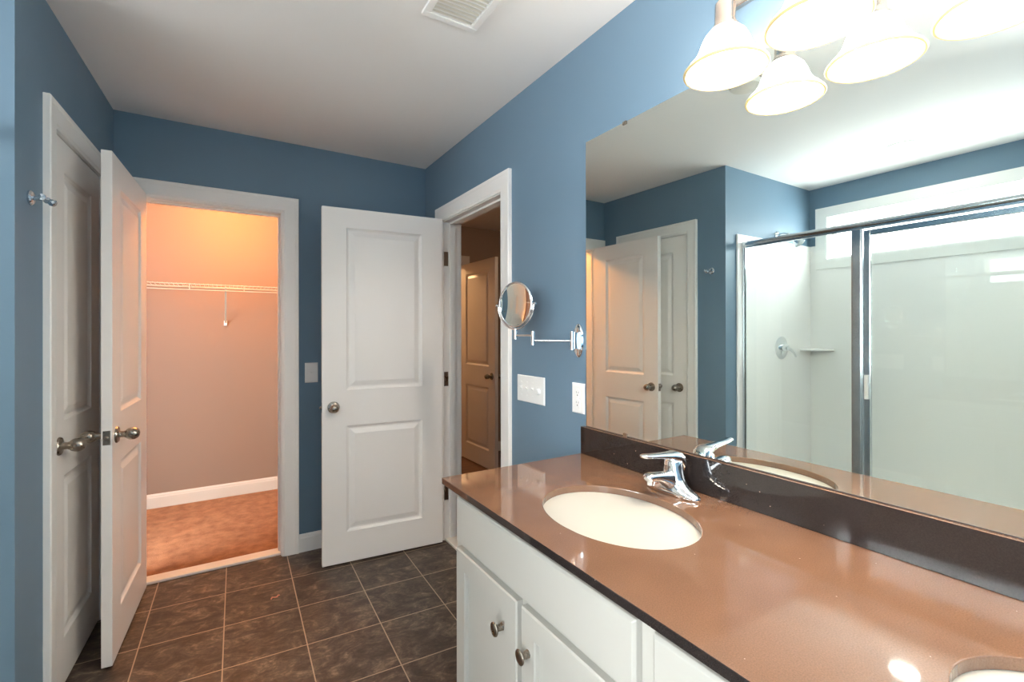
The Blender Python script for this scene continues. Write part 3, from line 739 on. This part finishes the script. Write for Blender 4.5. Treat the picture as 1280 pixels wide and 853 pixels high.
# yoke: half ring around the mirror
bm = bmesh.new(); RY = .104
tube(bm, [CM + (tv*math.cos(a)+uv*math.sin(a))*RY for a in [PI+PI*k/32 for k in range(33)]], .0038, 10); obj('yoke', bm, M_chrome, mm, smooth=True)
for s in (-1, 1):
    bm = bmesh.new(); tube(bm, [CM+tv*s*.095, CM+tv*s*.112], .0045, 12); lathe(bm, [(0,0),(.0065,0),(.0065,.005),(0,.007)], CM+tv*s*.110, tuple(tv*s), cap=False, n=14); obj('pivot_screw', bm, M_chrome, mm, smooth=True)
bm = bmesh.new(); rim = []
lathe(bm, [(.090,-.007),(.097,-.006),(.0985,0),(.097,.006),(.092,.008),(.089,.006),(.089,-.004)], CM, tuple(nrm), cap=False, n=56)
obj('rim', bm, M_chrome, mm, smooth=True, auto=80)
# concave magnifying glass and flat reverse
bm = bmesh.new(); RC = .36
lathe(bm, [(.0895*k/14, .003 - (math.sqrt(RC*RC-(.0895*k/14)**2)-math.sqrt(RC*RC-.0895**2)) ) for k in range(15)], CM, tuple(nrm), cap=False, n=56)
obj('magnifying_glass', bm, M_mirror, mm, smooth=True, auto=False)
bm = bmesh.new(); lathe(bm, [(0,-.006),(.0895,-.006)], CM, tuple(nrm), cap=False, n=56); obj('reverse_glass', bm, M_mirror, mm)

# ------------------------------------------------------------------ switches and outlet
def plate_bm(w_, h):
    bm = bmesh.new(); c = .004; t_ = .006
    R_ = [[bm.verts.new(q) for q in ((-a, -y, -b), (a, -y, -b), (a, -y, b), (-a, -y, b))] for a, b, y in ((w_/2, h/2, .0004), (w_/2, h/2, .0025), (w_/2-c, h/2-c, t_))]
    for p_, q_ in zip(R_, R_[1:]):
        for k in range(4): bm.faces.new((p_[k], p_[(k+1)%4], q_[(k+1)%4], q_[k]))
    bm.faces.new(R_[0]); bm.faces.new(R_[2]); return bm
def screw(parent, x, z):
    bm = bmesh.new(); lathe(bm, [(.0033,0),(.0033,.0006),(.002,.0012),(0,.0012)], (x,-.006,z), (0,-1,0), cap=False, n=12); box(bm, x-.0028, x+.0028, -.0074, -.0071, z-.0004, z+.0004)
    obj('screw', bm, M_plate, parent)
def toggle(parent, x):
    obj('toggle_frame', bx(x-.0055, x+.0055, -.0066, -.006, -.0125, .0125), M_plate, parent)
    bm = bmesh.new(); vs = [(-.004,-.006,-.004),(.004,-.006,-.004),(.004,-.006,.006),(-.004,-.006,.006),(-.003,-.017,.006),(.003,-.017,.006),(.003,-.016,.011),(-.003,-.016,.011)]
    v = [bm.verts.new((x+a, b, c)) for a, b, c in vs]
    for f in ((0,1,2,3),(4,5,6,7),(0,1,5,4),(1,2,6,5),(2,3,7,6),(3,0,4,7)): bm.faces.new([v[i] for i in f])
    obj('toggle', bm, M_plate, parent, bevel=.001)
sw = empty('light_switch', (.462, YB, 1.072), 0, 'white single toggle switch plate on the blue back wall beside the open door', 'light switch')
obj('plate', plate_bm(.074, .120), M_plate, sw); toggle(sw, 0); screw(sw, 0, .03); screw(sw, 0, -.03)
sw = empty('light_switch', (XR, 1.742, 1.056), -PI/2, 'wide white four gang switch plate with a round dimmer knob on the right wall', 'light switch')
obj('plate', plate_bm(.216, .122), M_plate, sw)
for k in range(3): toggle(sw, -.069+.046*k); screw(sw, -.069+.046*k, .03); screw(sw, -.069+.046*k, -.03)
bm = bmesh.new(); lathe(bm, [(.0145,0),(.0135,.009),(.011,.012),(0,.0125)], (.069,-.006,-.004), (0,-1,0), cap=False, n=28); obj('dimmer_knob', bm, M_plate, sw, smooth=True)
ou = empty('power_outlet', (XR, 1.411, 1.056), -PI/2, 'white double power outlet on the wall beside the big mirror', 'outlet')
obj('plate', plate_bm(.074, .118), M_plate, ou); screw(ou, 0, 0)
for s in (-1, 1):
    bm = bmesh.new(); lathe(bm, [(.0172,0),(.0165,.0022),(0,.0022)], (0,-.0055,s*.0195), (0,-1,0), cap=False, n=28)
    r_ = obj('receptacle', bm, M_plate, ou, smooth=True)
    bm = bmesh.new(); z = s*.0195
    box(bm, -.0070, -.0055, -.0081, -.0078, z, z+.0075); box(bm, .0055, .0070, -.0081, -.0078, z, z+.0065); lathe(bm, [(0,0),(.0026,0),(.0026,.0003),(0,.0003)], (0,-.0078,z-.0075), (0,-1,0), cap=False, n=12)
    obj('slots', bm, M_dark, r_)

# ------------------------------------------------------------------ robe hook on the left wall
hk = empty('robe_hook', (0,0,0), 0, 'small chrome robe hook on the dark blue wall near the closed door', 'hook')
hk.matrix_world = Matrix.Translation((XL, YB, 0)) @ Matrix.Rotation(math.atan(-SK), 4, 'Z') @ Matrix.Translation((0, -(YB-2.012), 1.738))
bm = bmesh.new(); lathe(bm, [(0,.0005),(.023,.0005),(.023,.005),(.019,.009),(0,.010)], (0,0,0), (1,0,0), cap=False, n=28); obj('rosette', bm, M_satin, hk, smooth=True)
bm = bmesh.new(); tube(bm, [(.008,0,0),(.030,0,.001),(.052,0,-.004)], [.0075,.0065,.006], 12); obj('post', bm, M_satin, hk, smooth=True)
bm = bmesh.new(); tube(bm, [(.035,-.016,.002),(.035,.022,.002)], .0045, 12); lathe(bm, [(0,0),(.0095,0),(.0105,.003),(.0095,.006),(0,.007)], (.035,-.016,.002), (0,-1,0), cap=False, n=24); lathe(bm, [(0,0),(.0095,0),(.0105,.003),(.0095,.006),(0,.007)], (.035,.022,.002), (0,1,0), cap=False, n=24); obj('cross_bar', bm, M_satin, hk, smooth=True)
bm = bmesh.new(); lathe(bm, [(0,0),(.008,.0),(.011,.005),(.011,.014),(.007,.018),(0,.019)], (.046,0,-.006), (.9,0,-.35), cap=False, n=20); obj('prong', bm, M_satin, hk, smooth=True)

# ------------------------------------------------------------------ ceiling pieces
vt = empty('ceiling_vent', (.700, 1.420, H), 0, 'square white slatted exhaust vent grille in the ceiling', 'vent')
bm = bmesh.new(); W2, D2, c = .104, .122, .026
for a, b, e, f in ((-W2, W2, -D2, -D2+c), (-W2, W2, D2-c, D2), (-W2, -W2+c, -D2+c, D2-c), (W2-c, W2, -D2+c, D2-c)): box(bm, a, b, e, f, -.012, -.0005)
obj('frame', bm, M_plate, vt, bevel=.003)
obj('backing', bx(-W2+c, W2-c, -D2+c, D2-c, -.002, -.0005), M_lens_off, vt)
bm = bmesh.new(); n = 11
for k in range(n):
    y = -D2+c+.006+(2*(D2-c)-.012)*k/(n-1)
    v = [bm.verts.new(q) for q in ((-W2+c, y-.0065, -.011), (W2-c, y-.0065, -.011), (W2-c, y+.0045, -.0055), (-W2+c, y+.0045, -.0055), (-W2+c, y-.0050, -.012), (W2-c, y-.0050, -.012), (W2-c, y+.0060, -.0065), (-W2+c, y+.0060, -.0065))]
    for f in ((0,1,2,3),(4,5,6,7),(0,1,5,4),(1,2,6,5),(2,3,7,6),(3,0,4,7)): bm.faces.new([v[i] for i in f])
obj('louvers', bm, M_plate, vt)
def recessed(x, y, label, lens, r=.085):
    t = empty('recessed_light', (x, y, H), 0, label, 'ceiling light')
    bm = bmesh.new(); lathe(bm, [(r-.02,-.002),(r-.018,-.007),(r-.004,-.006),(r,-.0005)], cap=False, n=48); obj('trim_ring', bm, M_plate, t, smooth=True)
    bm = bmesh.new(); lathe(bm, [(r-.016,-.001),(r-.016,-.005),(r-.03,-.006),(0,-.007)], cap=False, n=48); obj('lens', bm, lens, t, smooth=True)
    return t
rl = recessed(-1.128, 1.152, 'round white recessed light in the ceiling over the shower', M_lens)
cd = empty('ceiling_disc', (.372, 1.225, H), 0, 'round off-white ceiling disc glimpsed in the mirror between the bell shades', 'ceiling fixture')
bm = bmesh.new(); lathe(bm, [(.068,-.0005),(.068,-.018),(.060,-.028),(.03,-.032),(0,-.033)], cap=False, n=48); obj('cover', bm, M_lens_off, cd, smooth=True)
bm = bmesh.new(); lathe(bm, [(.073,-.0005),(.073,-.008),(.0685,-.010)], cap=False, n=48); obj('base_ring', bm, M_bronze, cd, smooth=True)

# ------------------------------------------------------------------ closet
ws = empty('wire_shelf', (-.05, YC, 1.66), 0, 'white wire shelf running across the orange lit closet wall', 'shelf')
def wr(bm, a, b, r): tube(bm, [a, b], r, 8)
SXa, SXb, SD = -1.2, 1.1, .30
bm = bmesh.new()
for y, z in ((-SD, .004), (-SD, -.036), (-.012, .004), (-SD*.5, -.001)): wr(bm, (SXa,y,z), (SXb,y,z), .0032)
obj('rails', bm, M_wire, ws)
bm = bmesh.new(); k = 0; x = SXa
while x < SXb: wr(bm, (x,-.008,.009), (x,-SD,.009), .0015); x += .027
o = obj('cross_wires', bm, M_wire, ws)
for x in (-1.1,-.74,-.40,-.06,.28,.62,.96):
    bm = bmesh.new(); wr(bm, (x-.09, -SD, .004), (x-.09, -SD, -.036), .003); obj('lip_clip', bm, M_wire, ws)
for x in (-.75, .072, .75):
    bm = bmesh.new(); v = []
    a, b = Vector((x, -SD, -.01)), Vector((x, -.012, -.268))
    for p in (a, b): v += [bm.verts.new(p+Vector((dx, 0, dz))) for dx, dz in ((-.006,-.004),(.006,-.004),(.006,.004),(-.006,.004))]
    for f in ((0,1,2,3),(4,5,6,7),(0,1,5,4),(1,2,6,5),(2,3,7,6),(3,0,4,7)): bm.faces.new([v[i] for i in f])
    br = obj('brace', bm, M_wire, ws)
    bm = bmesh.new(); box(bm, x-.011, x+.011, -.016, -.0005, -.290, -.250); obj('wall_clip', bm, M_plate, br, bevel=.003)
def dome(name, loc, label, r=.13, power=10, col=(1,.6,.3), size=.08, drop=.16):
    t = empty(name, loc, 0, label, 'ceiling light')
    bm = bmesh.new(); lathe(bm, [(r+.01,-.0005),(r+.01,-.022),(r-.004,-.026)], cap=False, n=40); obj('base', bm, M_bronze, t, smooth=True)
    bm = bmesh.new(); lathe(bm, [(r-.005, -.02)]+[(r*math.cos(a)*.96, -.024-.07*math.sin(a)) for a in [PI/2*k/10 for k in range(11)]], cap=False, n=40); obj('diffuser', bm, M_dome, t, smooth=True)
    light('lamp', 'POINT', (0,0,-drop), power, col, size, t)
    return t
dome('ceiling_dome_light', (.05, 3.68, H), 'warm glowing dome light on the closet ceiling', power=CLOSET_W, col=(1,.35,.055), drop=.13)
dome('ceiling_dome_light', (2.3, 2.6, H), 'warm dome light on the hall ceiling', power=HALL_W, col=(1,.70,.52))
dome('ceiling_dome_light', (1.9, 5.2, H), 'warm dome light in the room at the end of the hall', power=HALLROOM_W, col=(1,.6,.28))

# little scrap on the floor tiles
bm = bmesh.new(); pts = []
for k in range(6):
    a = (k/5-.5); pts.append((a*.045, .006*math.sin(k*1.7), .001+.005*abs(math.sin(k*1.3))))
L0 = [bm.verts.new((x, y-.004, z)) for x, y, z in pts]; L1 = [bm.verts.new((x, y+.005, z+.001)) for x, y, z in pts]
L2 = [bm.verts.new((x, y-.004, z+.0012)) for x, y, z in pts]; L3 = [bm.verts.new((x, y+.005, z+.0022)) for x, y, z in pts]
for i in range(5):
    for A, B in ((L0,L1),(L1,L3),(L3,L2),(L2,L0)): bm.faces.new((A[i], A[i+1], B[i+1], B[i]))
bm.faces.new((L0[0],L1[0],L3[0],L2[0])); bm.faces.new((L0[5],L1[5],L3[5],L2[5]))
o = obj('floor_scrap', bm, M_scrap); o.location = (.225, 2.56, .0003); o.rotation_euler = (0,0,.3)
tag(o, 'tiny pinkish scrap lying on the dark tile floor', 'scrap')
